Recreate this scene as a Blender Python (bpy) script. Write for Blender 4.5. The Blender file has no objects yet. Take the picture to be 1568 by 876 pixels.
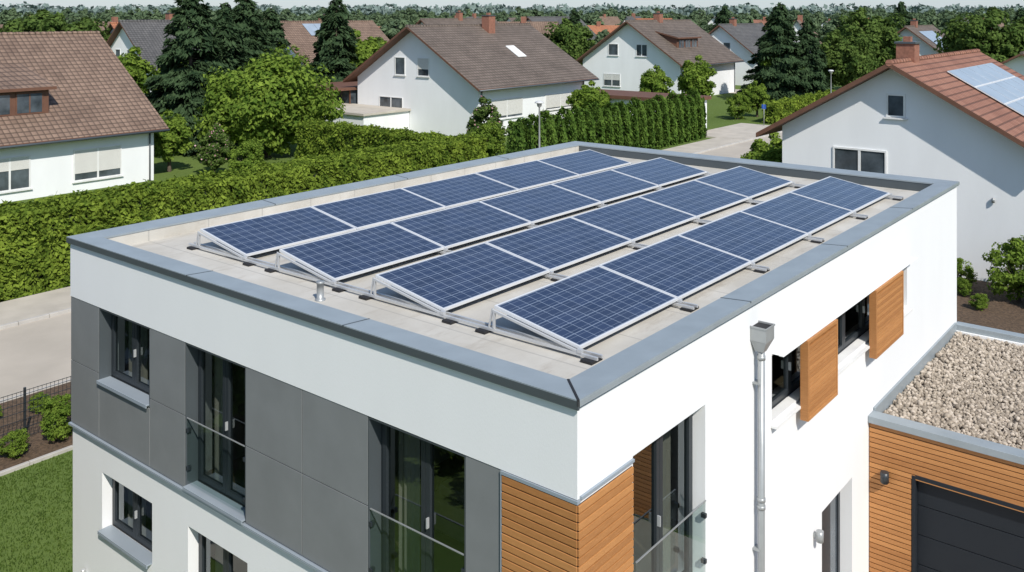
import bpy, bmesh, math, random
import numpy as np
from mathutils import Vector
random.seed(7); rng=np.random.default_rng(7)
scene=bpy.context.scene
# ------------------------------------------------------------------ materials
def newmat(name):
    m=bpy.data.materials.new(name); m.use_nodes=True
    nt=m.node_tree; b=nt.nodes['Principled BSDF']
    return m,nt,b
def N(nt,t,**k):
    n=nt.nodes.new(t)
    for a,v in k.items(): setattr(n,a,v)
    return n
def math_(nt,op,a,b=None,c=None):
    n=N(nt,'ShaderNodeMath',operation=op)
    for i,q in enumerate((a,b,c)):
        if q is None: continue
        if isinstance(q,(int,float)): n.inputs[i].default_value=q
        else: nt.links.new(q,n.inputs[i])
    return n.outputs[0]
def mixc(nt,fac,a,b,blend='MIX'):
    n=N(nt,'ShaderNodeMix',data_type='RGBA',blend_type=blend)
    for s,q in ((n.inputs[0],fac),(n.inputs[6],a),(n.inputs[7],b)):
        if isinstance(q,(int,float)): s.default_value=q
        elif isinstance(q,tuple): s.default_value=(q[0],q[1],q[2],1)
        else: nt.links.new(q,s)
    return n.outputs[2]
def noise(nt,vec,scale,detail=4,rough=.55):
    n=N(nt,'ShaderNodeTexNoise'); n.inputs['Scale'].default_value=scale
    n.inputs['Detail'].default_value=detail; n.inputs['Roughness'].default_value=rough
    nt.links.new(vec,n.inputs['Vector']); return n.outputs['Fac']
def ramp(nt,fac,a,b):
    n=N(nt,'ShaderNodeMapRange'); nt.links.new(fac,n.inputs[0])
    n.inputs[1].default_value=a; n.inputs[2].default_value=b; return n.outputs[0]
def objv(nt,scale=(1,1,1)):
    tc=N(nt,'ShaderNodeTexCoord'); mp=N(nt,'ShaderNodeMapping')
    mp.inputs['Scale'].default_value=scale; nt.links.new(tc.outputs['Object'],mp.inputs[0]); return mp.outputs[0]
def bump(nt,b,h,strength,dist=.01):
    n=N(nt,'ShaderNodeBump'); n.inputs['Strength'].default_value=strength; n.inputs['Distance'].default_value=dist
    nt.links.new(h,n.inputs['Height']); nt.links.new(n.outputs[0],b.inputs['Normal'])
def M(name,col,rough=.6,metal=0,var=.08,vs=1.5,bs=0,bd=.005,stretch=(1,1,1),spec=.5):
    m,nt,b=newmat(name); v=objv(nt,stretch)
    f=ramp(nt,noise(nt,v,vs,5),.3,.7)
    lo=tuple(c*(1-var) for c in col); hi=tuple(min(1,c*(1+var)) for c in col)
    nt.links.new(mixc(nt,f,lo,hi),b.inputs['Base Color'])
    b.inputs['Roughness'].default_value=rough; b.inputs['Metallic'].default_value=metal
    b.inputs['Specular IOR Level'].default_value=spec
    if bs: bump(nt,b,noise(nt,v,bs,3),.6,bd)
    return m
def foliage(name,dark,light,trans=.25,cs=.9):
    m,nt,b=newmat(name); nt.nodes.remove(b)
    g=N(nt,'ShaderNodeNewGeometry'); v=objv(nt)
    f1=ramp(nt,noise(nt,v,cs,4),.36,.64)
    f=math_(nt,'ADD',math_(nt,'MULTIPLY',f1,.5),math_(nt,'MULTIPLY',g.outputs['Random Per Island'],.5))
    col=mixc(nt,f,dark,light)
    d=N(nt,'ShaderNodeBsdfDiffuse'); nt.links.new(col,d.inputs[0])
    t=N(nt,'ShaderNodeBsdfTranslucent'); nt.links.new(mixc(nt,.5,col,light),t.inputs[0])
    mx=N(nt,'ShaderNodeMixShader'); mx.inputs[0].default_value=trans
    nt.links.new(d.outputs[0],mx.inputs[1]); nt.links.new(t.outputs[0],mx.inputs[2])
    nt.links.new(mx.outputs[0],nt.nodes['Material Output'].inputs[0]); return m
def tiles(name,c1,c2,px=.3,pz=.19):
    m,nt,b=newmat(name); tc=N(nt,'ShaderNodeTexCoord'); s=N(nt,'ShaderNodeSeparateXYZ')
    nt.links.new(tc.outputs['Object'],s.inputs[0])
    X=math_(nt,'DIVIDE',s.outputs[0],px); Z=math_(nt,'DIVIDE',s.outputs[2],pz)
    fx=math_(nt,'FRACT',X); fz=math_(nt,'FRACT',Z)
    cb=N(nt,'ShaderNodeCombineXYZ'); nt.links.new(math_(nt,'FLOOR',X),cb.inputs[0]); nt.links.new(math_(nt,'FLOOR',Z),cb.inputs[1])
    wn=N(nt,'ShaderNodeTexWhiteNoise',noise_dimensions='2D'); nt.links.new(cb.outputs[0],wn.inputs['Vector'])
    big=ramp(nt,noise(nt,tc.outputs['Object'],.5,5),.3,.7)
    f=math_(nt,'ADD',math_(nt,'MULTIPLY',wn.outputs[0],.45),math_(nt,'MULTIPLY',big,.55))
    col=mixc(nt,f,c1,c2)
    edge=math_(nt,'GREATER_THAN',fz,.76); edge2=math_(nt,'GREATER_THAN',fx,.78)
    e=math_(nt,'MAXIMUM',edge,math_(nt,'MULTIPLY',edge2,.7))
    col=mixc(nt,math_(nt,'MULTIPLY',e,.7),col,(c1[0]*.3,c1[1]*.3,c1[2]*.3))
    nt.links.new(col,b.inputs['Base Color']); b.inputs['Roughness'].default_value=.75
    h=math_(nt,'SUBTRACT',math_(nt,'MULTIPLY',math_(nt,'SINE',math_(nt,'MULTIPLY',fx,3.1416)),.6),fz)
    bump(nt,b,h,.8,.06); return m
def wood(name,c1,c2,stretch):
    m,nt,b=newmat(name); g=N(nt,'ShaderNodeNewGeometry'); v=objv(nt,stretch)
    f=math_(nt,'ADD',math_(nt,'MULTIPLY',ramp(nt,noise(nt,v,6,6,.65),.25,.75),.5),math_(nt,'MULTIPLY',g.outputs['Random Per Island'],.5))
    nt.links.new(mixc(nt,f,c1,c2),b.inputs['Base Color']); b.inputs['Roughness'].default_value=.6
    bump(nt,b,noise(nt,v,14,4),.3,.004); return m
def glassmat(name,tint,f0,refl=(.85,.92,.95,1)):
    m,nt,b=newmat(name); nt.nodes.remove(b)
    lw=N(nt,'ShaderNodeLayerWeight'); lw.inputs[0].default_value=.5
    f=math_(nt,'ADD',math_(nt,'MULTIPLY',math_(nt,'POWER',lw.outputs['Facing'],4.0),.7),f0)
    tr=N(nt,'ShaderNodeBsdfTransparent'); tr.inputs[0].default_value=tint
    gl=N(nt,'ShaderNodeBsdfGlossy'); gl.inputs['Roughness'].default_value=.008; gl.inputs[0].default_value=refl
    mx=N(nt,'ShaderNodeMixShader'); nt.links.new(f,mx.inputs[0])
    nt.links.new(tr.outputs[0],mx.inputs[1]); nt.links.new(gl.outputs[0],mx.inputs[2]); nt.links.new(mx.outputs[0],nt.nodes['Material Output'].inputs[0]); return m

plaster=M('white_plaster',(.795,.80,.805),.85,var=.014,vs=1.3,bs=90,bd=.003,stretch=(1,1,.3))
plaster2=M('white_plaster_neighbour',(.80,.81,.82),.9,var=.035,vs=.7,bs=25,bd=.004,stretch=(1,1,.35))
fibre=M('grey_fibre_cement',(.20,.208,.212),.6,var=.07,vs=1.5,bs=120,bd=.001)
zinc=M('painted_zinc',(.29,.33,.355),.42,metal=.1,var=.08,vs=2.5)
zincd=M('dark_zinc_edge',(.085,.10,.11),.45,metal=.2,var=.05)
zincp=M('zinc_downpipe',(.34,.355,.36),.4,metal=.35,var=.1,vs=4)
alu=M('aluminium',(.60,.61,.62),.4,metal=.45,var=.04)
black=M('black_rubber',(.015,.015,.017),.7)
anth=M('anthracite_frame',(.026,.032,.038),.4,var=.03)
doorm=M('garage_door_paint',(.013,.017,.023),.6,var=.06,spec=.3)
sillm=M('aluminium_sill',(.30,.345,.39),.45,metal=.1,var=.04)
intw=M('interior_wall',(.5,.48,.45),.9); intf=M('interior_floor',(.22,.15,.09),.5,var=.2)
curt=M('curtain_fabric',(.62,.54,.45),.95,var=.06,vs=4)
woodf=wood('larch_slats',(.30,.12,.034),(.56,.262,.09),(1.2,1.2,14))
concrete=M('concrete',(.46,.44,.41),.85,var=.12,vs=2,bs=40,bd=.004)
road=M('road_asphalt',(.44,.395,.335),.9,var=.08,vs=.6,bs=60,bd=.003)
pave=M('paving',(.47,.43,.37),.9,var=.12,vs=.9,bs=30,bd=.004)
mulch=M('bark_mulch',(.10,.065,.04),.95,var=.5,vs=14,bs=30,bd=.04)
bark=M('bark',(.10,.075,.055),.95,var=.3,vs=6,bs=20,bd=.03)
brick=M('chimney_brick',(.27,.12,.08),.9,var=.25,vs=8)
brown=M('brown_timber',(.14,.065,.04),.7,var=.15,vs=3)
winw=M('white_window_frame',(.75,.75,.74),.5)
shut=M('roller_shutter',(.66,.65,.62),.6,var=.03)
darkglass=M('dark_glass',(.07,.085,.10),.08,var=.6,vs=1.1,spec=.9)
lampm=M('lamp_head',(.55,.56,.56),.4)
bluem=M('sign_blue',(.02,.09,.4),.4)
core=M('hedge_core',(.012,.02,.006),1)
tile_br=tiles('brown_roof_tiles',(.15,.098,.070),(.285,.195,.142),.34,.21)
tile_dk=tiles('grey_brown_roof_tiles',(.108,.084,.066),(.20,.158,.13),.34,.2)
tile_gr=tiles('grey_roof_tiles',(.08,.078,.078),(.15,.145,.14),.34,.2)
tile_rd=tiles('red_roof_tiles',(.22,.095,.06),(.36,.175,.115),.3,.17)
tile_or=tiles('orange_roof_tiles',(.38,.14,.07),(.5,.22,.11),.3,.19)
leafA=foliage('leaf_bright',(.055,.11,.018),(.26,.36,.06),.33,.9)
leafH=foliage('leaf_hedge',(.035,.075,.012),(.28,.37,.055),.33,1.3)
leafD=foliage('leaf_deciduous_dark',(.035,.07,.018),(.15,.22,.055),.28,.6)
needle=foliage('spruce_needles',(.016,.034,.017),(.075,.12,.055),.15,.7)
thuja=foliage('thuja_leaf',(.03,.07,.014),(.145,.235,.045),.25,1.2)
leafF=foliage('leaf_far_hazed',(.08,.12,.07),(.16,.22,.11),.2,.15)  # distance haze is mixed into these paler leaf colours
petal=foliage('petals',(.5,.2,.25),(.8,.6,.6),.2,2)
glass=glassmat('window_glass',(.42,.47,.47,1),.15)
rail_glass=glassmat('balustrade_glass',(.78,.86,.84,1),.06)
PL,PW=2.355,1.33
def pvmat(name,ncx,ncy,cA,cB,line,rough):
    m,nt,b=newmat(name); tc=N(nt,'ShaderNodeTexCoord'); s=N(nt,'ShaderNodeSeparateXYZ'); nt.links.new(tc.outputs['Object'],s.inputs[0])
    cx=(PL-.07)/ncx; cy=(PW-.07)/ncy
    X=math_(nt,'DIVIDE',math_(nt,'SUBTRACT',s.outputs[0],.035),cx); Y=math_(nt,'DIVIDE',math_(nt,'SUBTRACT',s.outputs[1],.035),cy)
    fx=math_(nt,'FRACT',X); fy=math_(nt,'FRACT',Y)
    def lines(f,w): return math_(nt,'GREATER_THAN',math_(nt,'ABSOLUTE',math_(nt,'SUBTRACT',f,.5)),.5-w)
    grid=math_(nt,'MAXIMUM',lines(fx,.028),lines(fy,.028))
    f3=math_(nt,'FRACT',math_(nt,'MULTIPLY',fy,2)); bus=math_(nt,'LESS_THAN',math_(nt,'ABSOLUTE',math_(nt,'SUBTRACT',f3,.5)),.035)
    cb=N(nt,'ShaderNodeCombineXYZ'); nt.links.new(math_(nt,'FLOOR',X),cb.inputs[0]); nt.links.new(math_(nt,'FLOOR',Y),cb.inputs[1])
    oi=N(nt,'ShaderNodeObjectInfo'); nt.links.new(oi.outputs['Random'],cb.inputs[2])
    wn=N(nt,'ShaderNodeTexWhiteNoise',noise_dimensions='3D'); nt.links.new(cb.outputs[0],wn.inputs['Vector'])
    col=mixc(nt,wn.outputs[0],cA,cB)
    dust=ramp(nt,noise(nt,tc.outputs['Object'],1.3,5,.6),.45,.8); col=mixc(nt,math_(nt,'MULTIPLY',dust,.08),col,(.25,.25,.25))
    col=mixc(nt,math_(nt,'MULTIPLY',bus,.35),col,line)
    col=mixc(nt,math_(nt,'MULTIPLY',grid,.65),col,line)
    nt.links.new(col,b.inputs['Base Color']); b.inputs['Roughness'].default_value=rough; b.inputs['Specular IOR Level'].default_value=1.0
    return m
pv=pvmat('pv_cells',12,6,(.014,.023,.058),(.024,.037,.084),(.30,.36,.45),.14)
memb,nt,b=newmat('roof_membrane'); v=objv(nt)
f=ramp(nt,noise(nt,v,.9,6,.6),.35,.7); col=mixc(nt,f,(.46,.435,.385),(.58,.56,.515))
f2=ramp(nt,noise(nt,objv(nt,(.6,2.5,1)),1.4,6,.7),.54,.7); col=mixc(nt,math_(nt,'MULTIPLY',f2,.55),col,(.32,.28,.23))
s=N(nt,'ShaderNodeSeparateXYZ'); nt.links.new(v,s.inputs[0])
seam=math_(nt,'LESS_THAN',math_(nt,'FRACT',math_(nt,'DIVIDE',s.outputs[0],1.2)),.022)
col=mixc(nt,math_(nt,'MULTIPLY',seam,.5),col,(.30,.29,.27))
nt.links.new(col,b.inputs['Base Color']); b.inputs['Roughness'].default_value=.8; bump(nt,b,noise(nt,v,25,4),.3,.01)
grav,nt,b=newmat('gravel_stones'); g=N(nt,'ShaderNodeNewGeometry')
cr=N(nt,'ShaderNodeValToRGB'); nt.links.new(g.outputs['Random Per Island'],cr.inputs[0])
cr.color_ramp.elements[0].color=(.21,.175,.14,1); cr.color_ramp.elements[1].color=(.53,.46,.385,1)
e=cr.color_ramp.elements.new(.5); e.color=(.37,.315,.25,1); nt.links.new(cr.outputs[0],b.inputs['Base Color']); b.inputs['Roughness'].default_value=.9
gbase=M('gravel_bed',(.22,.19,.16),.95,var=.4,vs=20,bs=25,bd=.03)
def grassmat(name,a,c):
    m,nt,b=newmat(name); v=objv(nt)
    f=math_(nt,'ADD',math_(nt,'MULTIPLY',ramp(nt,noise(nt,v,.06,5),.3,.7),.5),math_(nt,'MULTIPLY',ramp(nt,noise(nt,v,6,5,.7),.3,.7),.5))
    nt.links.new(mixc(nt,f,a,c),b.inputs['Base Color']); b.inputs['Roughness'].default_value=.95; b.inputs['Specular IOR Level'].default_value=.1
    bump(nt,b,noise(nt,v,30,3),.6,.04); return m
grass=grassmat('grass',(.065,.11,.025),(.155,.215,.055))
# ------------------------------------------------------------------ mesh builder
BOXF=[(0,3,2,1),(4,5,6,7),(0,1,5,4),(1,2,6,5),(2,3,7,6),(3,0,4,7)]
class MB:
    def __init__(s): s.v=[];s.f=[];s.m=[];s.sm=[]
    def add(s,vs,fs,mat=0,smooth=False):
        o=len(s.v); s.v+= [tuple(p) for p in vs]
        for i,f in enumerate(fs):
            s.f.append(tuple(o+j for j in f)); s.m.append(mat[i] if isinstance(mat,(list,tuple)) else mat); s.sm.append(smooth)
    def hexa(s,p,mat=0): s.add(p,BOXF,mat)
    def box(s,x0,x1,y0,y1,z0,z1,mat=0,mp=None):
        p=[(x0,y0,z0),(x1,y0,z0),(x1,y1,z0),(x0,y1,z0),(x0,y0,z1),(x1,y0,z1),(x1,y1,z1),(x0,y1,z1)]
        if mp: p=[mp(*q) for q in p]
        s.hexa(p,mat)
    def quad(s,p,mat=0): s.add(p,[(0,1,2,3)],mat)
    def cyl(s,a,b,r0,r1=None,n=12,mat=0):
        r1=r0 if r1 is None else r1
        a=Vector(a);b=Vector(b);d=(b-a).normalized(); u=d.orthogonal().normalized(); w=d.cross(u)
        vs=[];
        for c,r in ((a,r0),(b,r1)):
            for i in range(n):
                t=2*math.pi*i/n; vs.append(c+u*math.cos(t)*r+w*math.sin(t)*r)
        fs=[(i,(i+1)%n,n+(i+1)%n,n+i) for i in range(n)]
        s.add(vs,fs,mat,True); o=len(s.v)-2*n
        s.f.append(tuple(o+i for i in range(n))[::-1]);s.m.append(mat);s.sm.append(False)
        s.f.append(tuple(o+n+i for i in range(n)));s.m.append(mat);s.sm.append(False)
    def lathe(s,cx,cy,prof,n=16,mat=0):
        vs=[(cx+r*math.cos(2*math.pi*i/n),cy+r*math.sin(2*math.pi*i/n),z) for r,z in prof for i in range(n)]
        fs=[(k*n+i,k*n+(i+1)%n,(k+1)*n+(i+1)%n,(k+1)*n+i) for k in range(len(prof)-1) for i in range(n)]
        s.add(vs,fs,mat,True)
    def mesh(s,name,mats,recalc=True,bevel=0):
        me=bpy.data.meshes.new(name); me.from_pydata(s.v,[],s.f)
        for m in mats: me.materials.append(m)
        me.polygons.foreach_set('material_index',s.m); me.polygons.foreach_set('use_smooth',s.sm)
        if recalc:
            bm=bmesh.new(); bm.from_mesh(me); bmesh.ops.recalc_face_normals(bm,faces=bm.faces); bm.to_mesh(me); bm.free()
        me.update(); return me
    def obj(s,name,mats,parent=None,recalc=True,bevel=0):
        o=bpy.data.objects.new(name,s.mesh(name,mats,recalc)); scene.collection.objects.link(o)
        if parent: o.parent=parent
        if bevel:
            md=o.modifiers.new('bevel','BEVEL'); md.width=bevel; md.segments=2; md.limit_method='ANGLE'
        return o
def empty(name,loc=(0,0,0)):
    e=bpy.data.objects.new(name,None); e.location=loc; scene.collection.objects.link(e); return e
def npmesh(name,V,F,mats,mi=None):
    me=bpy.data.meshes.new(name); nv=len(V); nf=len(F); k=F.shape[1]
    me.vertices.add(nv); me.vertices.foreach_set('co',V.astype(np.float32).ravel())
    me.loops.add(nf*k); me.loops.foreach_set('vertex_index',F.astype(np.int32).ravel())
    me.polygons.add(nf); me.polygons.foreach_set('loop_start',np.arange(0,nf*k,k,dtype=np.int32))
    for m in mats: me.materials.append(m)
    if mi is not None: me.polygons.foreach_set('material_index',mi.astype(np.int32))
    me.update(calc_edges=True); me.validate(); return me
def unit(a): return a/np.maximum(np.linalg.norm(a,axis=1,keepdims=True),1e-6)
def leafquads(P,Nrm,size,elong=1.5,rnd=.7,axis=None):
    n=len(P); Nn=unit(Nrm+rnd*rng.normal(size=(n,3)))
    r=rng.normal(size=(n,3)) if axis is None else axis+.35*rng.normal(size=(n,3))
    u=unit(r-(r*Nn).sum(1,keepdims=True)*Nn); w=np.cross(Nn,u)
    s=(size*rng.uniform(.6,1.35,n))[:,None]
    V=np.stack([P-u*s*elong*.5,P+w*s*.42-u*s*.05,P+u*s*elong*.5,P-w*s*.42-u*s*.05],1).reshape(-1,3)
    F=np.arange(4*n).reshape(n,4); return V,F
def join(parts):
    V=[];F=[];mi=[];o=0
    for v,f,m in parts:
        V.append(v);F.append(f+o);mi.append(np.full(len(f),m));o+=len(v)
    return np.concatenate(V),np.concatenate(F),np.concatenate(mi)
def limb(a,b,r0,r1,n=7):
    m=MB(); m.cyl(a,b,r0,r1,n); V=np.array([tuple(v) for v in m.v]); F=np.array([f for f in m.f if len(f)==4]); return V,F
def deciduous(name,h,w,leaf,nc,nl,ls,base=.22,seed=0,flowers=0):
    global rng; rng=np.random.default_rng(seed)
    parts=[]; top=h*.62
    v,f=limb((0,0,0),(0.1,0,top*.6),.035*h,.022*h,9); parts.append((v,f,0))
    cz=h*(base+(1-base)*.5); rz=h*(1-base)*.5
    d=unit(rng.normal(size=(nc,3))); rr=rng.uniform(.35,1,nc)**.6
    lump=1+.18*np.sin(d[:,0]*4+seed)+.16*np.sin(d[:,1]*5+2*seed)*np.cos(d[:,2]*3)
    C=d*(rr*lump)[:,None]*np.array([w*.42,w*.42,rz*.86])+np.array([0,0,cz])
    for i in range(12):
        c=C[i*nc//12]; s0=np.array([.05,0,top*rng.uniform(.3,.6)])
        v,f=limb(tuple(s0),tuple(s0+(c-s0)*.85),.014*h,.004*h,6); parts.append((v,f,0))
    cr=w*.10*rng.uniform(.6,1.5,nc)
    dd=unit(rng.normal(size=(nc*nl,3))); rad=rng.uniform(.3,1.1,nc*nl)**.5
    P=np.repeat(C,nl,0)+dd*(np.repeat(cr,nl)*rad)[:,None]*np.array([1,1,.75])
    Nr=dd+.4*np.repeat(d,nl,0)+np.array([0,0,.5])
    v,f=leafquads(P,Nr,ls); parts.append((v,f,1))
    if flowers:
        k=rng.choice(len(P),flowers); v,f=leafquads(P[k]*1.03,Nr[k],ls*.8,1.0); parts.append((v,f,2))
    V,F,mi=join(parts); return npmesh(name,V,F,[bark,leaf,petal],mi)
def spruce(name,h,w,n,ls,seed=0):
    global rng; rng=np.random.default_rng(seed); parts=[]
    v,f=limb((0,0,0),(0,0,h*.97),.02*h,.004*h,8); parts.append((v,f,0))
    nb=170; t=np.linspace(.05,.99,nb); az=rng.uniform(0,6.283,nb)
    R=w*.5*(1-t)**.7*rng.uniform(.7,1.2,nb)+.15
    for i in range(0,nb,3):
        v,f=limb((0,0,t[i]*h),(R[i]*.8*math.cos(az[i]),R[i]*.8*math.sin(az[i]),t[i]*h-.12*R[i]),.035,.012,5); parts.append((v,f,0))
    wts=R**1.4; wts/=wts.sum(); idx=rng.choice(nb,n,p=wts)
    q=rng.uniform(.1,1,n)**.6; r=R[idx]*q
    wd=.34*R[idx]*(1.05-q)+.12
    a=az[idx]; lat=rng.normal(size=n)*wd*.8
    x=r*np.cos(a)-lat*np.sin(a); y=r*np.sin(a)+lat*np.cos(a)
    z=t[idx]*h-.22*R[idx]*q**1.5-np.abs(rng.normal(size=n))*.22+.1*q*R[idx]
    P=np.stack([x,y,z],1); ax=np.stack([np.cos(a),np.sin(a),-.5*np.ones(n)],1)
    Nr=np.stack([np.cos(a)*.7,np.sin(a)*.7,np.ones(n)],1)
    v,f=leafquads(P,Nr,ls,2.4,.5,ax); parts.append((v,f,1))
    V,F,mi=join(parts); return npmesh(name,V,F,[bark,needle],mi)
def hedge(name,x0,x1,y0,y1,h,mat,dens,ls,lump=.12,cone=0):
    parts=[]; 
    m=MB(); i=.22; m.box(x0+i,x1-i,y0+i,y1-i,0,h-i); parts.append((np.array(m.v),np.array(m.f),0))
    L,W=x1-x0,y1-y0
    faces=[((x0,y0,0),(L,0,0),(0,0,h),(0,-1,.15)),((x0,y1,0),(L,0,0),(0,0,h),(0,1,.15)),((x0,y0,0),(0,W,0),(0,0,h),(-1,0,.15)),((x1,y0,0),(0,W,0),(0,0,h),(1,0,.15)),((x0,y0,h),(L,0,0),(0,W,0),(0,0,1))]
    for fi,(o,u,v,n) in enumerate(faces):
        o,u,v,n=map(np.array,(o,u,v,n)); A=np.linalg.norm(u)*np.linalg.norm(v); k=int(A*dens*(.4 if fi==1 else 1))
        P=o+rng.uniform(size=(k,1))*u+rng.uniform(size=(k,1))*v
        l=np.sin(P[:,0]*2.1+P[:,2]*1.7)*np.sin(P[:,1]*2.3+P[:,2]*2.9+1)+.7*np.sin(P[:,0]*5.3+1+P[:,1]*3)*np.sin(P[:,2]*4.7+P[:,0]*1.3)
        if cone:
            cc=np.abs(np.sin(P[:,0]*math.pi/cone)) ; l=l*.3+3.0*cc-2.2
        off=lump*l+rng.normal(size=k)*.06-np.abs(rng.normal(size=k))*.09
        P=P+n*off[:,None]
        if cone:
            P[:,2]+=(cc*.75-.5+.2*np.sin(np.floor(P[:,0]/cone)*2.4))*(P[:,2]/h)**3
            ym=(y0+y1)/2; P[:,1]=ym+(P[:,1]-ym)*(1-.35*(P[:,2]/h)**3)
        P[:,2]=np.maximum(P[:,2],.03)
        nn=np.tile(n.astype(float),(k,1))+np.array([0,0,.3])
        if cone: nn[:,0]+= -np.cos(P[:,0]*math.pi/cone)*np.sign(np.sin(P[:,0]*math.pi/cone))*-.9
        q,f=leafquads(P,nn,ls,1.6,.7,np.array([0,0,1.]) if cone else None); parts.append((q,f,1))
    if cone: parts[0][0][:,2]*=.86; parts[0][0][:,1]=(y0+y1)/2+(parts[0][0][:,1]-(y0+y1)/2)*.4
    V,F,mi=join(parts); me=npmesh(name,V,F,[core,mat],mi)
    o=bpy.data.objects.new(name,me); scene.collection.objects.link(o); return o
def place(name,me,x,y,z=0,s=1,sz=None,rot=0):
    o=bpy.data.objects.new(name,me); o.location=(x,y,z); o.scale=(s,s,sz if sz else s); o.rotation_euler=(0,0,rot); scene.collection.objects.link(o); return o
# ------------------------------------------------------------------ ground & streets
m=MB(); m.quad([(-1500,-1500,0),(2500,-1500,0),(2500,2500,0),(-1500,2500,0)]); m.obj('ground',[grass])
m=MB(); m.box(-80,220,20.7,26.6,-.05,.006); 
m.obj('road',[road])
m=MB(); m.box(104,110,26.6,220,-.05,.007); m.obj('road',[road])
m=MB(); m.box(-80,103.9,26.75,29.3,-.05,.11); m.obj('sidewalk',[pave])
m=MB()
xx=-60.
while xx<103:
    m.box(xx,xx+.985,26.6,26.745,-.02,.125); xx+=1.0
m.obj('kerb',[concrete],bevel=.012)
m=MB()
xx=-20.
while xx<28:
    m.box(xx,xx+.99,20.55,20.69,-.02,.06); m.box(xx,xx+.99,16.55,16.65,-.02,.08); xx+=1.0
m.obj('kerb',[concrete],bevel=.01)
m=MB(); m.box(-20,28,16.66,20.54,-.02,.03); m.obj('planting_bed',[mulch])
m=MB(); m.box(24.5,31.45,-6,12,-.02,.035); m.obj('planting_bed',[mulch])
m=MB(); m.box(-2,8.8,-12,-.01,-.05,.02); m.box(8.801,16,-12,-7.2,-.05,.02); m.obj('driveway',[pave])
m=MB(); m.box(-3.3,-2.1,-8,16.4,-.05,.02); m.obj('garden_path',[pave])
m=MB(); m.box(62.5,73,26.8,32,-.05,.12); m.obj('driveway',[pave])
m=MB(); m.box(16,24.4,-4,-1,-.05,.02); m.obj('path',[pave])
n=30000; P=np.stack([rng.uniform(-2,9,n),rng.uniform(10.6,16.5,n),np.full(n,.015)],1)
V,F=leafquads(P,np.stack([rng.normal(size=n),rng.normal(size=n),np.zeros(n)],1),.03,2.2,.1,np.array([0,0,1.]))
bl=foliage('grass_blades',(.05,.09,.018),(.12,.18,.04),.25,1.5)
place('lawn_grass',npmesh('lawn_grass',V,F,[bl]),0,0)
m=MB(); xx=-10.
while xx<14.1:
    m.box(xx-.025,xx+.025,17.98,18.03,0,1.25); xx+=2.5
for i in range(240):
    x=-10+i*.1
    m.box(x-.004,x+.004,17.975,17.981,.06,1.2)
for z in (.08,.3,.5,.7,.9,1.1,1.19): m.box(-10,14,17.963,17.974,z-.006,z+.006)
m.obj('wire_fence',[anth])
# ------------------------------------------------------------------ main house
W,L=10.43,14.95; RZ=6.28
house=empty('flat_roof_house')
FR=lambda a,d,z:(.04+d,a,z)
SD=lambda a,d,z:(a,d,z)
def wall(mb,mp,a0,a1,z0,z1,th,ops,mat=0):
    As=sorted({a0,a1,*[o[0] for o in ops],*[o[1] for o in ops]})
    for i in range(len(As)-1):
        l,r=As[i],As[i+1]; segs=[(z0,z1)]
        for o in ops:
            if o[0]<=l+1e-6 and o[1]>=r-1e-6:
                ns=[]
                for s0,s1 in segs:
                    if o[3]<=s0 or o[2]>=s1: ns.append((s0,s1)); continue
                    if o[2]>s0: ns.append((s0,o[2]))
                    if o[3]<s1: ns.append((o[3],s1))
                segs=ns
        for s0,s1 in segs: mb.box(l,r,0,th,s0,s1,mat,mp)
TH=.30
fops=[(7.92,9.47,4.33,5.51),(5.47,6.94,3.42,5.51),(1.48,3.03,3.42,5.51),(7.9,9.43,1.9,2.84),(5.47,6.92,.3,2.84),(1.5,3.0,.3,2.84)]
sops=[(1.04,2.715,3.42,5.57),(4.70,6.72,4.66,5.585),(6.95,11.11,4.66,5.585),(6.6,7.98,.05,2.62),(1.2,2.6,.3,2.7)]
m=MB(); wall(m,FR,0,W,0,6.42,TH,fops); wall(m,SD,.04+TH,L,0,6.42,TH,sops)
m.box(.04+TH,L,W-TH,W,0,6.42); m.box(L-TH,L,TH,W-TH,0,6.42)
m.obj('walls',[plaster],house)
m=MB(); m.box(0,.039,0,W,5.53,6.42); m.obj('facade_band',[plaster],house)
m=MB(); m.box(.4,L-.36,.36,W-.36,3.1,3.3,1); m.box(.4,L-.36,.36,W-.36,.0,.12,1); m.box(.4,L-.36,.36,W-.36,6.0,6.2,0)
m.box(3.9,4.0,.36,W-.36,3.3,6.0); m.box(.4,3.9,4.7,4.8,3.3,6.0); m.box(.4,3.9,7.3,7.4,3.3,6.0); m.box(4.0,L-.36,3.0,3.1,3.3,6.0)
m.box(3.9,4.0,.36,W-.36,.12,3.1); m.box(.4,3.9,4.7,4.8,.12,3.1); m.box(4.0,L-.36,3.0,3.1,.12,3.1)
m.obj('interior',[intw,intf],house)
m=MB()
m.box(1.6,3.4,1.5,3.6,3.3,3.75); m.box(1.7,2.2,1.6,3.5,3.75,3.9); m.box(2.2,2.9,5.5,6.6,3.3,4.05)
m.obj('bed',[curt],house,bevel=.05)
m=MB(); m.box(.341,L-.301,.301,W-.301,6.205,RZ); m.obj('roof_membrane',[memb],house)
m=MB(); cw=.345
m.box(cw,cw+.018,cw,W-cw,RZ,6.49); m.box(L-cw-.018,L-cw,cw,W-cw,RZ,6.49,1); m.box(cw+.018,L-cw-.018,cw,cw+.018,RZ,6.49); m.box(cw+.018,L-cw-.018,W-cw-.018,W-cw,RZ,6.49,2)
m.obj('parapet_upstand',[zinc,zincd,memb],house)
m=MB(); o=.045; zo,zi=6.535,6.505
out=[(-o,-o),(L+o,-o),(L+o,W+o),(-o,W+o)]; inn=[(cw+.03,cw+.03),(L-cw-.03,cw+.03),(L-cw-.03,W-cw-.03),(cw+.03,W-cw-.03)]
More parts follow.
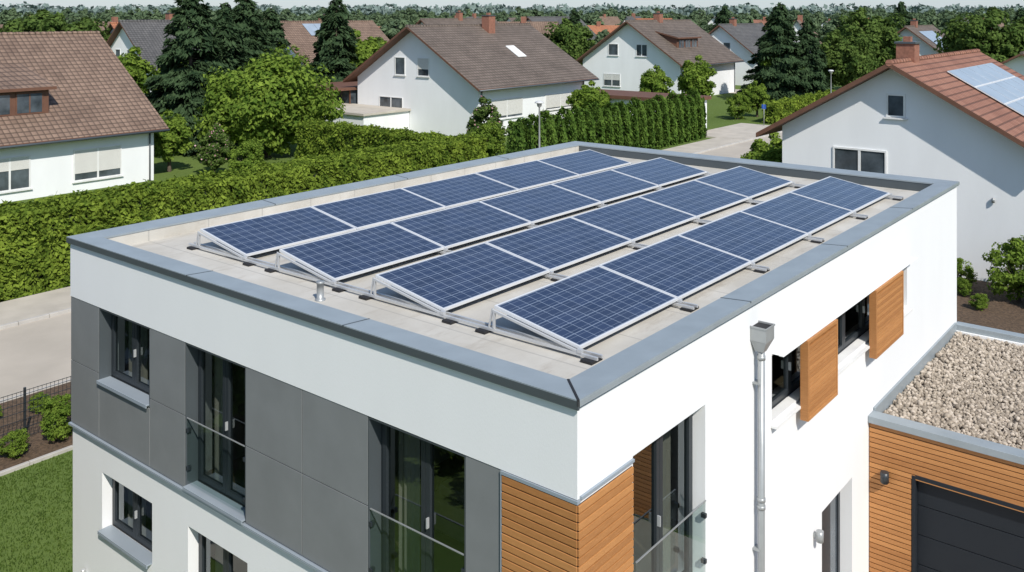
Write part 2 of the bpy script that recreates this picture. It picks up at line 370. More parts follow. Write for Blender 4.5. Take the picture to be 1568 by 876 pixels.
for i in range(4):
    j=(i+1)%4; a,b_=out[i],out[j]; c,d=inn[j],inn[i]
    m.hexa([(*a,zo-.03),(*b_,zo-.03),(*c,zi-.03),(*d,zi-.03),(*a,zo),(*b_,zo),(*c,zi),(*d,zi)])
m.obj('parapet_cap',[zinc],house)
m=MB()
m.box(-o-.004,-o+.02,-o,W+o,6.435,zo-.012); m.box(-o+.02,L+o,-o-.004,-o+.02,6.465,zo-.012,1); m.box(-o+.02,L+o,W+o-.02,W+o+.004,6.43,zo-.012)  # darker zinc than the sunlit side: weaker light painted into the colour
m.box(L+o-.02,L+o+.004,-o+.02,W+o-.02,6.43,zo-.012)
m.obj('cap_fascia',[zincd,zinc],house)
m=MB()
for x in (3.9,7.6,11.3):
    m.hexa([(x,-o-.006,zo-.02),(x+.02,-o-.006,zo-.02),(x+.02,cw+.035,zi-.02),(x,cw+.035,zi-.02),(x,-o-.006,zo+.004),(x+.02,-o-.006,zo+.004),(x+.02,cw+.035,zi+.004),(x,cw+.035,zi+.004)])
    m.hexa([(x,W+o+.006,zo-.02),(x+.02,W+o+.006,zo-.02),(x+.02,W-cw-.035,zi-.02),(x,W-cw-.035,zi-.02),(x,W+o+.006,zo+.004),(x+.02,W+o+.006,zo+.004),(x+.02,W-cw-.035,zi+.004),(x,W-cw-.035,zi+.004)])
for y in (3.4,6.8):
    m.hexa([(-o-.006,y,zo-.02),(-o-.006,y+.02,zo-.02),(cw+.035,y+.02,zi-.02),(cw+.035,y,zi-.02),(-o-.006,y,zo+.004),(-o-.006,y+.02,zo+.004),(cw+.035,y+.02,zi+.004),(cw+.035,y,zi+.004)])
for (a,b_) in (((-o,-o),(cw+.03,cw+.03)),):
    m.hexa([(a[0]-.009,a[1]+.009,zo-.06),(a[0]+.009,a[1]-.009,zo-.06),(b_[0]+.009,b_[1]-.009,zi-.02),(b_[0]-.009,b_[1]+.009,zi-.02),(a[0]-.009,a[1]+.009,zo+.008),(a[0]+.009,a[1]-.009,zo+.008),(b_[0]+.009,b_[1]-.009,zi+.008),(b_[0]-.009,b_[1]+.009,zi+.008)],1)
m.obj('cap_joints',[zincd,black],house)
m=MB(); g=.006; x0c,x1c=.008,.032
def pan(y0,y1,z0,z1): m.box(x0c,x1c,y0+g,y1-g,z0+g,z1-g)
zj=4.45; zb,zt=3.40,5.525
for y0,y1 in ((9.47,W),(6.94,7.92),(4.26,5.47),(3.03,4.26)):
    pan(y0,y1,zb,zj); pan(y0,y1,zj,zt)
pan(.97,1.48,zb,zt); pan(7.92,9.47,zb,4.29)
m.obj('cladding_panels',[fibre],house,bevel=.002)
m=MB()
for y0,y1 in ((9.47,W-.01),(6.94,7.92),(3.03,5.47),(.97,1.48)): m.box(.034,.0385,y0+.004,y1-.004,3.41,5.52)
m.box(.034,.0385,7.925,9.465,3.41,4.28)
m.obj('cladding_backing',[black],house)
m=MB(); m.box(-.03,.0395,.97,W+.01,3.355,3.39); m.box(-.015,.0395,-.012,.97,5.488,5.522); m.box(.0395,1.03,-.03,-.002,5.525,5.555); m.box(-.015,.0395,.962,.968,3.4,5.488)
m.obj('flashing',[sillm],house)
m=MB(); z=.3
while z<5.44:
    m.box(-.010,.022,.0,.955,z,z+.072); m.box(.0,1.02,-.024,-.003,z,z+.072); z+=.0865
m.obj('wood_cladding',[woodf],house,bevel=.004)
m=MB(); m.box(.024,.0385,.002,.955,.3,5.48); m.box(.002,1.018,-.0025,-.0005,.3,5.48); m.obj('wood_backing',[black],house)
fm=MB(); gm=MB(); cm=MB(); sm=MB(); bm_=MB(); bf=MB()
def window(mp,a0,a1,z0,z1,d=.17,n=2,door=False):
    f=.055
    fm.box(a0,a0+f,d,d+.08,z0,z1,0,mp); fm.box(a1-f,a1,d,d+.08,z0,z1,0,mp)
    fm.box(a0+f,a1-f,d,d+.08,z1-f,z1,0,mp); fm.box(a0+f,a1-f,d,d+.08,z0,z0+f,0,mp)
    wdt=(a1-a0-2*f)/n
    for i in range(n):
        l=a0+f+i*wdt+.003; r=l+wdt-.006; s=.07; e=d-.02
        fm.box(l,l+s,e,e+.07,z0+f+.003,z1-f-.003,0,mp); fm.box(r-s,r,e,e+.07,z0+f+.003,z1-f-.003,0,mp)
        fm.box(l+s,r-s,e,e+.07,z1-f-s-.003,z1-f-.003,0,mp); fm.box(l+s,r-s,e,e+.07,z0+f+.003,z0+f+s+.003,0,mp)
        gm.quad([mp(l+s,e+.035,z0+f+s),mp(r-s,e+.035,z0+f+s),mp(r-s,e+.035,z1-f-s),mp(l+s,e+.035,z1-f-s)])
    mid=(a0+a1)/2; hz=(z0+z1)/2
    sm.box(mid-.06,mid-.045,d-.06,d-.02,hz-.06,hz+.06,0,mp)
def curtain(mp,a0,a1,z0,z1,d=.34):
    k=max(8,int((a1-a0)*40)); vs=[]
    for i in range(k+1):
        a=a0+(a1-a0)*i/k; dd=d+.12+.035*math.sin(i*1.15)+.01*math.sin(i*2.7)
        vs+= [mp(a,dd,z0),mp(a,dd,z1)]
    cm.add(vs,[(2*i,2*i+2,2*i+3,2*i+1) for i in range(k)],0,True)
def balus(mp,a0,a1,z0=3.52,z1=4.42,d=-.02):
    bm_.quad([mp(a0+.03,d,z0),mp(a1-.03,d,z0),mp(a1-.03,d,z1),mp(a0+.03,d,z1)])
    bf.box(a0+.03,a1-.03,d-.008,d+.008,z1+.001,z1+.012,1,mp)
    for a in (a0+.02,a1-.06):
        for z in (z0+.15,z1-.2): bf.box(a,a+.04,d-.012,d+.05,z,z+.05,0,mp)
for o_ in fops: window(FR,*o_)
window(SD,*sops[0]); window(SD,*sops[1],n=2); window(SD,*sops[2],n=4); window(SD,*sops[4])
curtain(FR,8.0,8.6,4.1,5.6); curtain(FR,8.85,9.42,4.1,5.6)
curtain(FR,6.5,6.92,3.3,5.8); curtain(FR,2.65,3.0,3.3,5.8); curtain(FR,5.5,5.75,3.3,5.8)
curtain(FR,8.9,9.4,1.7,3.0); curtain(FR,6.5,6.9,.2,3.0)
curtain(SD,1.1,1.4,3.3,5.8); curtain(SD,2.4,2.7,3.3,5.8)
curtain(SD,4.8,5.1,4.2,5.8); curtain(SD,6.95,7.3,4.2,5.8); curtain(SD,7.9,8.5,4.2,5.8); curtain(SD,10.4,11.1,4.2,5.8)
balus(FR,5.47,6.94); balus(FR,1.48,3.03); balus(SD,1.04,2.715)
fm.obj('window_frames',[anth],house,bevel=.003); gm.obj('window_panes',[glass],house,recalc=False)
cm.obj('curtains',[curt],house,recalc=False); sm.obj('window_handles',[alu],house)
bm_.obj('glass_balustrades',[rail_glass],house,recalc=False); bf.obj('balustrade_clamps',[anth,zincp],house)
m=MB()
for a0,a1,z in ((7.92,9.47,4.33),(5.47,6.94,3.42),(1.48,3.03,3.42),(7.9,9.43,1.9)):
    m.box(a0+.014,a1-.014,-.085,.149,z+.002,z+.024,0,FR); m.box(a0+.014,a1-.014,-.085,-.07,z-.03,z+.0015,0,FR)
m.box(4.66,6.76,-.09,.0-.002,4.60,4.64,1,SD); m.box(4.70,6.72,-.002,.15,4.661,4.68,1,SD)
m.box(6.91,11.15,-.09,-.002,4.60,4.64,1,SD); m.box(6.95,11.11,-.002,.15,4.661,4.68,1,SD)
m.box(1.0,2.75,-.07,-.03,3.38,3.41,0,SD)
m.obj('window_sills',[sillm,winw],house,bevel=.003)
m=MB()
for a0,a1,z0,z1 in fops[:3]:
    m.box(a0-.0,a0+.012,-.03,.17,z0,z1,0,FR); m.box(a1-.012,a1,-.03,.17,z0,z1,0,FR); m.box(a0+.012,a1-.012,-.03,.17,z1-.012,z1,0,FR)
m.obj('window_linings',[zincd],house)
m=MB()
def shutter(a0,a1,z0=4.44,z1=5.6):
    y0,y1=-.20,-.08
    m.box(a0,a0+.05,y0,y1,z0,z1); m.box(a1-.05,a1,y0,y1,z0,z1); m.box(a0+.05,a1-.05,y0,y1,z0,z0+.05); m.box(a0+.05,a1-.05,y0,y1,z1-.05,z1)
    z=z0+.055
    while z<z1-.1:
        m.box(a0+.052,a1-.052,y0+.008,y1-.03,z,z+.05); z+=.06
    m.box(a0+.055,a1-.055,y1-.026,y1-.02,z0+.052,z1-.052,1)
shutter(5.52,6.74); shutter(8.6,10.18)
m.box(4.7,11.2,-.17,-.1,5.603,5.625,2); m.box(4.7,11.2,-.1,-.002,5.61,5.62,2)
m.obj('sliding_shutters',[woodf,black,plaster],house,bevel=.003)
m=MB(); m.box(6.6,6.68,.2,.28,.05,2.62); m.box(7.9,7.98,.2,.28,.05,2.62); m.box(6.68,7.9,.2,.28,2.54,2.62); m.box(6.69,7.5,.19,.26,.06,2.53,0); m.box(7.52,7.89,.225,.235,.06,2.53,2)
m.cyl((6.8,.12,.7),(6.8,.12,2.2),.02,None,10,1); m.box(6.79,6.81,.12,.19,.9,.92,1); m.box(6.79,6.81,.12,.19,1.98,2.0,1)
m.obj('entry_door',[anth,alu,darkglass],house)
m=MB()
px,py=4.12,-.1
m.box(px-.13,px+.13,-.225,-.004,6.0,6.17)
m.hexa([(px-.055,-.15,5.84),(px+.055,-.15,5.84),(px+.055,-.04,5.84),(px-.055,-.04,5.84),(px-.13,-.225,5.999),(px+.13,-.225,5.999),(px+.13,-.004,5.999),(px-.13,-.004,5.999)])
m.box(px-.14,px+.14,-.235,-.22,6.17,6.19); m.box(px-.14,px-.125,-.22,-.003,6.17,6.19); m.box(px+.125,px+.14,-.22,-.003,6.17,6.19)
m.box(px-.12,px+.12,-.215,-.01,6.1705,6.172,1)
m.cyl((px,py,5.88),(px,py,.1),.047,None,18)
for z in (5.78,3.9,3.8,1.6): m.cyl((px,py,z),(px,py,z-.05),.055,None,18)
for z in (5.4,3.2): m.box(px-.06,px+.06,-.11,-.002,z,z+.025)
m.obj('downpipe',[zincp,black],house)
m=MB(); m.cyl((6.25,-.1,2.36),(6.25,-.1,2.52),.055,None,16); m.box(6.23,6.27,-.06,-.002,2.41,2.47); m.obj('wall_lamp',[zincp])
m=MB(); m.lathe(.94,5.04,[(.075,RZ),(.075,RZ+.02),(.05,RZ+.025),(.05,RZ+.24),(.058,RZ+.24),(.058,RZ+.265),(.0,RZ+.27)],16); m.obj('vent_pipe',[zincp])
m=MB(); m.cyl((.04,9.95,1.0),(-.06,9.95,1.0),.02,None,10); m.cyl((-.05,9.95,1.03),(-.05,9.95,.9),.017,None,10); m.cyl((-.02,9.95,1.03),(-.02,9.95,1.08),.03,None,10); m.obj('garden_tap',[alu])
# ------------------------------------------------------------------ solar array
pm=MB(); fw=.024
pm.box(0,PL,0,fw,-.035,.004,0); pm.box(0,PL,PW-fw,PW,-.035,.004,0); pm.box(0,fw,fw,PW-fw,-.035,.004,0); pm.box(PL-fw,PL,fw,PW-fw,-.035,.004,0)
pm.box(fw,PL-fw,fw,PW-fw,-.008,0,1)
white_alu=M('white_anodised_frame',(.72,.73,.74),.4,metal=.2,var=.02)
pme=pm.mesh('solar_panel',[white_alu,pv])
tilt=math.atan2(.225,1.31); X0=1.45; ST=2.375
rows=[.964,3.15,5.335,7.52]
for y in rows:
    for i in range(5):
        o=place('solar_panel',pme,X0+i*ST,y,6.405); o.rotation_euler=(tilt+random.uniform(-.004,.004),random.uniform(-.0015,.0015),0)
rk=MB()
for i in range(6):
    x=X0+i*ST-.01 if i else X0-.03
    if i==5: x=X0+5*ST-.02
    for dx in ((0,.10) if i in (0,) else (-.05,.06)):
        rk.box(x+dx-.014,x+dx+.014,.70,9.12,RZ+.035,RZ+.072,0)
    for y in rows:
        for yy in (y-.16,y+1.45): rk.box(x-.09,x+.14,yy-.08,yy+.08,RZ,RZ+.034,1)
        rk.hexa([(x-.015,y-.02,6.34),(x+.015,y-.02,6.34),(x+.015,y+1.31,6.56),(x-.015,y+1.31,6.56),(x-.015,y-.02,6.368),(x+.015,y-.02,6.368),(x+.015,y+1.31,6.59),(x-.015,y+1.31,6.59)],0)
        rk.box(x-.015,x+.015,y+1.275,y+1.305,RZ+.073,6.56,0)
        rk.hexa([(x-.01,y+1.36,RZ+.073),(x+.01,y+1.36,RZ+.073),(x+.01,y+1.385,RZ+.073),(x-.01,y+1.385,RZ+.073),(x-.01,y+1.308,6.60),(x+.01,y+1.308,6.60),(x+.01,y+1.325,6.60),(x-.01,y+1.325,6.60)],0)
        rk.box(x-.025,x+.025,y-.05,y+.01,RZ+.073,6.395,0)
rk.obj('solar_mounting_rack',[alu,black],bevel=.002)
# ------------------------------------------------------------------ garage
gar=empty('garage'); gx0,gx1,gy0,gy1=8.82,14.95,-7.0,-.003
m=MB(); m.box(gx0+.04,gx0+.3,gy0,-.72,2.56,3.25); m.box(gx0+.04,gx0+.3,-.72,gy1,0,3.25); m.box(gx0+.04,gx0+.3,gy0,-3.75,0,2.56)
m.box(gx0+.3,gx1,gy0,gy0+.25,0,3.25); m.box(gx1-.25,gx1,gy0+.25,gy1,0,3.25); m.box(gx0+.3,gx1-.25,gy0+.25,gy1,3.0,3.16,1)
m.obj('walls',[plaster,gbase],gar)
m=MB(); z=.06
while z<3.18:
    if z+.08<2.55: m.box(gx0,gx0+.025,-.70,gy1-.01,z,z+.072); m.box(gx0,gx0+.025,gy0,-3.77,z,z+.072)
    else: m.box(gx0,gx0+.025,gy0,gy1-.01,z,z+.072)
    z+=.0865
m.obj('wood_cladding',[woodf],gar,bevel=.003)
m=MB(); m.box(gx0+.026,gx0+.038,-.70,gy1-.012,.05,3.2); m.box(gx0+.026,gx0+.038,gy0+.01,-.72,2.58,3.2); m.obj('wood_backing',[black],gar)
m=MB(); z=0.03
while z<2.5:
    m.box(gx0+.12,gx0+.16,-3.70,-.77,z,z+.488,0); z+=.5
m.box(gx0+.161,gx0+.17,-3.70,-.77,.03,2.5,1)
m.box(gx0-.005,gx0+.16,-.77,-.71,0,2.55,0); m.box(gx0-.005,gx0+.16,-3.76,-3.70,0,2.55,0); m.box(gx0-.005,gx0+.16,-3.70,-.77,2.5,2.57,0)
m.obj('garage_door',[doorm,black],gar,bevel=.006)
m=MB()
m.box(gx0-.05,gx0+.24,gy0-.05,gy1-.002,3.25,3.37); m.box(gx1-.2,gx1+.05,gy0-.05,gy1-.002,3.252,3.38); m.box(gx0+.24,gx1-.2,gy0-.05,gy0+.2,3.25,3.37); m.box(gx0+.24,gx1-.2,-.045,gy1-.002,3.16,3.42)
m.obj('parapet_cap',[zinc],gar,bevel=.008)
ns=17000
ico=bmesh.new(); bmesh.ops.create_icosphere(ico,subdivisions=1,radius=1); bv=np.array([v.co[:] for v in ico.verts]); bfc=np.array([[v.index for v in f.verts] for f in ico.faces]); ico.free()
C=np.stack([rng.uniform(gx0+.26,gx1-.22,ns),rng.uniform(-5.2,-.06,ns),3.165+rng.uniform(0,.05,ns)],1)
sc=rng.uniform(.02,.052,(ns,1,1))*rng.uniform(.55,1.2,(ns,1,3)); J=bv[None]*sc*(1+.18*rng.normal(size=(ns,12,1)))
V=(C[:,None,:]+J).reshape(-1,3); F=(bfc[None]+12*np.arange(ns)[:,None,None]).reshape(-1,3)
o=place('gravel_layer',npmesh('gravel_layer',V,F,[grav]),0,0); o.parent=gar
m=MB(); m.cyl((gx0-.08,-.294,2.33),(gx0-.08,-.294,2.50),.07,None,18); m.cyl((gx0-.08,-.294,2.31),(gx0-.08,-.294,2.328),.055,None,18); m.box(gx0-.03,gx0+.0,-.33,-.26,2.36,2.46); m.obj('wall_lamp',[anth])
# ------------------------------------------------------------------ neighbour houses
def gable_house(name,x0,x1,y0,y1,ze,zr,roof,fascia=brown,wins=(),ov=.6,ovx=.7,chim=None,wallm=None):
    e=empty(name)
    mm=MB(); ym=(y0+y1)/2; sl=(zr-ze)/(ym-y0)
    vs=[(x0,y0,0),(x0,y1,0),(x0,y1,ze),(x0,ym,zr),(x0,y0,ze),(x1,y0,0),(x1,y1,0),(x1,y1,ze),(x1,ym,zr),(x1,y0,ze)]
    mm.add(vs,[(0,1,2,3,4),(5,9,8,7,6),(0,4,9,5),(1,6,7,2),(2,7,8,3),(4,3,8,9),(0,5,6,1)])
    mm.obj('walls',[wallm or plaster2],e)
    r=MB(); t=.2; a,b2=x0-ovx,x1+ovx; zE=ze-ov*sl+.01; zR=zr+.01
    mats=[1,0,1,1,1,1]
    r.hexa([(a,y0-ov,zE),(b2,y0-ov,zE),(b2,ym,zR),(a,ym,zR),(a,y0-ov,zE+t),(b2,y0-ov,zE+t),(b2,ym,zR+t),(a,ym,zR+t)],mats)
    r.hexa([(a,ym+.001,zR),(b2,ym+.001,zR),(b2,y1+ov,zE),(a,y1+ov,zE),(a,ym+.001,zR+t),(b2,ym+.001,zR+t),(b2,y1+ov,zE+t),(a,y1+ov,zE+t)],mats)
    xx=a-.01
    while xx<b2:
        r.cyl((xx,ym,zR+t-.02),(min(xx+.42,b2+.01),ym,zR+t-.035),.14,.12,8,0); xx+=.4
    r.obj('roof',[roof,fascia],e,recalc=True)
    g_=MB(); g_.cyl((a,y0-ov-.06,zE+.08),(b2,y0-ov-.06,zE+.08),.075,None,8); g_.cyl((x1-.3,y0-.08,0),(x1-.3,y0-.08,ze-.3),.05,None,8); g_.cyl((x0+.3,y0-.08,0),(x0+.3,y0-.08,ze-.3),.05,None,8)
    for q in (x1-.3,x0+.3): g_.cyl((q,y0-.08,ze-.3),(q,y0-ov-.06,zE+.05),.05,None,8)
    g_.obj('gutter',[zincd],e)
    w=MB()
    for fc,a0,a1,z0,z1,sh in wins:
        mp=(lambda A,D,Z:(x0+D,A,Z)) if fc=='W' else (lambda A,D,Z:(A,y0+D,Z))
        f=.075
        w.box(a0,a0+f,-.05,.0-.002,z0,z1,0,mp); w.box(a1-f,a1,-.05,-.002,z0,z1,0,mp); w.box(a0+f,a1-f,-.05,-.002,z0,z0+f,0,mp); w.box(a0+f,a1-f,-.05,-.002,z1-f,z1,0,mp)
        if a1-a0>1.5: c=(a0+a1)/2; w.box(c-.05,c+.05,-.045,-.002,z0+f,z1-f,0,mp)
        w.box(a0+f,a1-f,-.008,-.003,z0+f,z1-f,1,mp); w.box(a0-.08,a1+.08,-.12,-.002,z0-.07,z0-.01,0,mp)
        if sh:
            zz=z1-f-.01; zend=z1-(z1-z0)*sh
            while zz>zend: w.box(a0+f+.01,a1-f-.01,-.036,-.014,zz-.055,zz,2,mp); zz-=.06
    w.obj('windows',[winw,darkglass,shut],e)
    if chim:
        for cx_,cy_,cwid,ct in chim:
            c=MB(); c.box(cx_-cwid/2,cx_+cwid/2,cy_-cwid/2,cy_+cwid/2,ze,ct,0); c.box(cx_-cwid/2-.06,cx_+cwid/2+.06,cy_-cwid/2-.06,cy_+cwid/2+.06,ct,ct+.08,1); c.box(cx_-.15,cx_+.15,cy_-.15,cy_+.15,ct+.08,ct+.3,0); c.obj('chimney',[brick,zincd],e)
    return e
def dormer(e,xa,xb,yf,zb,zt,yback,zback,roof,win=True):
    d=MB(); d.hexa([(xa,yf,zb-.4),(xb,yf,zb-.4),(xb,yback,zb),(xa,yback,zb),(xa,yf,zt),(xb,yf,zt),(xb,yback,zback-.2),(xa,yback,zback-.2)],0)
    d.hexa([(xa-.3,yf-.35,zt-.05),(xb+.3,yf-.35,zt-.05),(xb+.3,yback+.3,zback),(xa-.3,yback+.3,zback),(xa-.3,yf-.35,zt+.13),(xb+.3,yf-.35,zt+.13),(xb+.3,yback+.3,zback+.18),(xa-.3,yback+.3,zback+.18)],[4,1,4,4,4,4])
    n=max(2,int((xb-xa)/1.5)); wd=(xb-xa-.4)/n
    for i in range(n):
        l=xa+.2+i*wd+.12; r=l+wd-.24
        d.box(l,r,yf-.03,yf-.003,zb+.15,zt-.15,4); d.box(l+.08,r-.08,yf-.045,yf-.031,zb+.24,zt-.24,3); d.box((l+r)/2-.04,(l+r)/2+.04,yf-.055,yf-.046,zb+.24,zt-.24,4)
    d.obj('dormer',[brown,roof,winw,darkglass,brown],e)
h=gable_house('brown_roof_house',4,23.0,47.9,63.9,3.5,8.86,tile_br,brown,[('S',18.0,20.9,.6,2.45,.75),('S',13.4,15.6,.6,2.45,.4)],ov=.7,ovx=.6)
dormer(h,11.5,17.2,49.2,4.45,6.0,53.2,7.2,tile_br)
h=gable_house('white_gable_house',49.3,64.6,44,58.7,4.6,9.1,tile_dk,brown,
 [('W',52.5,53.8,4.95,6.55,0),('W',49.6,51.0,4.95,6.55,.6),('W',52.8,55.8,1.6,3.0,0),('S',50.8,55.1,1.5,3.15,.85),('S',58.4,63,1.7,3.1,.85)],ov=.9,ovx=1.0,chim=[(58.2,50.5,.9,10.15)])
m=MB(); sl=4.5/7.35
yy=46.6; zz=4.6+sl*(yy-44)+.24
m.hexa([(57.8,yy,zz),(59.0,yy,zz),(59.0,yy+1.5,zz+1.5*sl),(57.8,yy+1.5,zz+1.5*sl),(57.8,yy,zz+.07),(59.0,yy,zz+.07),(59.0,yy+1.5,zz+1.5*sl+.07),(57.8,yy+1.5,zz+1.5*sl+.07)],0)
m.obj('skylight',[winw],h)
m=MB(); m.box(44,49.25,52,60,0,1.9,0); m.box(43.8,49.28,51.8,60.2,1.9,2.08,1); m.obj('terrace_annex',[plaster2,pave],h)
m=MB()
m.box(46.6,54.4,59.0,65.4,3.35,3.6,1); m.box(49,54,59.3,65,0,3.34,3)
for yy in (59.3,61.2,63.1,65.0): m.box(46.8,46.98,yy,yy+.18,0,3.34,2); m.box(48.9,48.99,yy,yy+.12,0,3.34,2)
m.box(46.85,46.93,59.5,65,2.4,2.5,2); m.box(48.9,48.99,59.4,64.9,.9,1.0,2)
m.obj('sunroom',[plaster2,brown,brown,darkglass],h)
h=gable_house('white_gable_house',90.9,106,48.1,62.2,4.5,9.3,tile_dk,brown,[('W',56.8,58.3,5.1,6.6,0),('W',52.6,54.2,5.1,6.6,0),('W',56.5,59,1.2,2.8,.5)],ov=.8,ovx=.9,chim=[(98,55.15,.9,10.4)])
dormer(h,94,99.5,50.2,5.9,7.3,54,8.3,tile_dk)
rh=gable_house('red_roof_house',31.5,45.5,1.4,10.9,5.4,8.16,tile_rd,brown,[('W',5.72,6.47,6.1,7.06,0),('W',6.45,8.66,3.3,4.7,0)],ov=.9,ovx=.75,chim=[(33.9,6.3,.75,9.05)])
sl=2.76/4.75
me2=MB(); Lq,Wq=1.7,1.1
for i in range(5):
    for j in range(3):
        xa=35.3+i*(Lq+.03); ya=1.55+.15+j*1.13; za=5.4+sl*(ya-1.4)+.28; yb=ya+1.1; zb_=za+1.1*sl
        me2.hexa([(xa,ya,za),(xa+Lq,ya,za),(xa+Lq,yb,zb_),(xa,yb,zb_),(xa,ya,za+.04),(xa+Lq,ya,za+.04),(xa+Lq,yb,zb_+.04),(xa,yb,zb_+.04)],1)
        me2.hexa([(xa+.04,ya+.04,za+.065),(xa+Lq-.04,ya+.04,za+.065),(xa+Lq-.04,yb-.04,zb_+.017),(xa+.04,yb-.04,zb_+.017),(xa+.04,ya+.04,za+.068),(xa+Lq-.04,ya+.04,za+.068),(xa+Lq-.04,yb-.04,zb_+.043),(xa+.04,yb-.04,zb_+.043)],0)
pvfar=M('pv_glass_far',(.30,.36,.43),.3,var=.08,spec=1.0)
me2.obj('roof_solar_array',[pvfar,white_alu],rh)
m=MB(); m.cyl((31.42,2.5,3.1),(31.42,2.5,3.28),.06,None,10); m.obj('wall_lamp',[zincp])
G=gable_house
G('house',117,131,50,61,4.4,8.6,tile_gr,brown,[('W',54,55.2,5,6.2,0)],chim=[(121,55.5,.8,9.6)])
hh=G('house',128,141,27,38,4.2,8.4,tile_dk,brown,[('W',31,32.5,4.6,5.8,0)],chim=[(132,32.6,.8,9.4)])
m=MB(); sl=4.2/5.5
for i in range(4):
    ya=28.2; za=4.2+sl*(ya-27)+.28; m.hexa([(130+i*1.75,ya,za),(131.7+i*1.75,ya,za),(131.7+i*1.75,ya+3.2,za+3.2*sl),(130+i*1.75,ya+3.2,za+3.2*sl),(130+i*1.75,ya,za+.05),(131.7+i*1.75,ya,za+.05),(131.7+i*1.75,ya+3.2,za+3.2*sl+.05),(130+i*1.75,ya+3.2,za+3.2*sl+.05)],0)
m.obj('roof_solar_array',[pvfar],hh)
G('house',87,99,6,16,3.8,6.6,tile_dk,brown,[('W',9.5,11,3,4.2,0)])
G('orange_roof_house',53,66,104,115,4.6,9.0,tile_or,brown,[('W',108,109.4,5,6.3,0)])
G('house',42.5,56,82,93,4.8,9.4,tile_gr,brown,[('W',86,87.2,5.2,6.6,0),('W',88.5,89.6,5.2,6.6,0)],chim=[(48,88,.8,10.4)])
hh=G('house',61,76,80,93,4.2,9.2,tile_br,brown,[('W',84,86,4.6,5.8,0)],chim=[(69,86.5,.8,10.3)])
m=MB(); sl=5.0/6.5
for i in range(4):
    ya=84.2; za=4.2+sl*(ya-80)+.28; m.hexa([(64.5+i*1.75,ya,za),(66.2+i*1.75,ya,za),(66.2+i*1.75,ya+1.8,za+1.8*sl),(64.5+i*1.75,ya+1.8,za+1.8*sl),(64.5+i*1.75,ya,za+.05),(66.2+i*1.75,ya,za+.05),(66.2+i*1.75,ya+1.8,za+1.8*sl+.05),(64.5+i*1.75,ya+1.8,za+1.8*sl+.05)],0)
m.obj('roof_solar_array',[pvfar],hh)
G('house',92,108,86,98,4.6,9.4,tile_dk,brown,[('W',91,92.5,5,6.3,0)],chim=[(100,92,.8,10.6)])
G('house',126,141,92,104,4.6,9.6,tile_gr,brown,[('W',97,98.5,5,6.3,0)])
G('orange_roof_house',150,163,84,95,4.4,9.2,tile_or,brown,[('W',88,89.5,5,6.3,0)])
fg=empty('flat_garage'); m=MB(); m.box(63.5,68,33,46,0,2.65,0); m.box(63.2,68.3,32.7,46.3,2.65,2.95,1); m.box(64,67.5,32.97,32.995,0.02,2.3,1); m.obj('walls',[plaster2,brown],fg)
fullm=[tile_dk,tile_gr,tile_br,tile_or,tile_dk,tile_rd,tile_br,tile_gr]
R=random.Random(11)
def gh(x0,x1,y0,y1,ze,zr,roof):
    mm=MB(); ym=(y0+y1)/2; c=[( (x0+x1)/2),((y0+y1)/2)]
    mm.add([(x0,y0,0),(x0,y1,0),(x0,y1,ze),(x0,ym,zr),(x0,y0,ze),(x1,y0,0),(x1,y1,0),(x1,y1,ze),(x1,ym,zr),(x1,y0,ze)],[(0,1,2,3,4),(5,9,8,7,6),(0,4,9,5),(1,6,7,2)],0)
    sl=(zr-ze)/(ym-y0); zE=ze-.6*sl
    mm.add([(x0-.6,y0-.6,zE+.15),(x1+.6,y0-.6,zE+.15),(x1+.6,ym,zr+.15),(x0-.6,ym,zr+.15),(x1+.6,y1+.6,zE+.15),(x0-.6,y1+.6,zE+.15)],[(0,1,2,3),(3,2,4,5)],1)
    for q in (.25,.62):
        ya=y0+(y1-y0)*q; mm.box(x0-.03,x0-.01,ya,ya+1.2,ze,ze+1.2,2); mm.box(x0-.03,x0-.01,ya,ya+1.2,1,2.3,2)
        xa=x0+(x1-x0)*q; mm.box(xa,xa+1.5,y0-.03,y0-.01,1,2.3,2)
    mm.box(c[0]-.4,c[0]+.4,ym-.4,ym+.4,zr-1,zr+1,3)
    return mm.obj('distant_house',[plaster2,roof,darkglass,brick],None,recalc=False)
for D in (168,205,255,320):
    k=-.62
    while k<.62:
        kk=k+R.uniform(-.04,.04); DD=D+R.uniform(-14,14)
        x=-7.4+DD*(.779+.627*kk); y=-5.1+DD*(.627-.779*kk)
        if not(98<x<116):
            w_=R.uniform(9,17); d_=R.uniform(8,12)
            o=gh(-w_/2,w_/2,-d_/2,d_/2,3.6+R.uniform(-.5,1.4),8.2+R.uniform(-.8,1.5),R.choice(fullm)); o.location=(x,y,0); o.rotation_euler=(0,0,R.choice([0,0,math.pi/2])+R.uniform(-.4,.4))
        k+=R.uniform(20,46)/DD
# ------------------------------------------------------------------ vegetation
dA=deciduous('dA',7.2,9.4,leafA,260,130,.24,.10,3)
dB=deciduous('dB',10,8,leafD,170,90,.34,.12,5)
dC=deciduous('dC',8,6,leafA,120,90,.3,.15,9)
dR=deciduous('dR',4,3.4,leafD,90,90,.17,.05,21,flowers=500)
dS=deciduous('dS',2.2,2.3,leafA,90,80,.085,.02,12)
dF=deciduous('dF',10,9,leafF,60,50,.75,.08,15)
sA=spruce('sA',12.6,9.2,30000,.24,2); sB=spruce('sB',12,7.5,18000,.26,4)
place('deciduous_tree',dA,33,50,rot=1)
place('spruce_tree',sA,32.3,58.8); place('spruce_tree',sB,36.5,60.5,s=.95,rot=5); place('spruce_tree',sA,41.5,64.9,s=.98,rot=1.3); place('spruce_tree',sB,45,66,s=.92,rot=.3)
place('spruce_tree',sB,57.2,71,s=1.03,rot=3); place('spruce_tree',sB,60,75,s=.95,rot=4)
place('deciduous_tree',dC,60.3,70.3,s=1.05); place('deciduous_tree',dC,64,72,s=.9,rot=2)
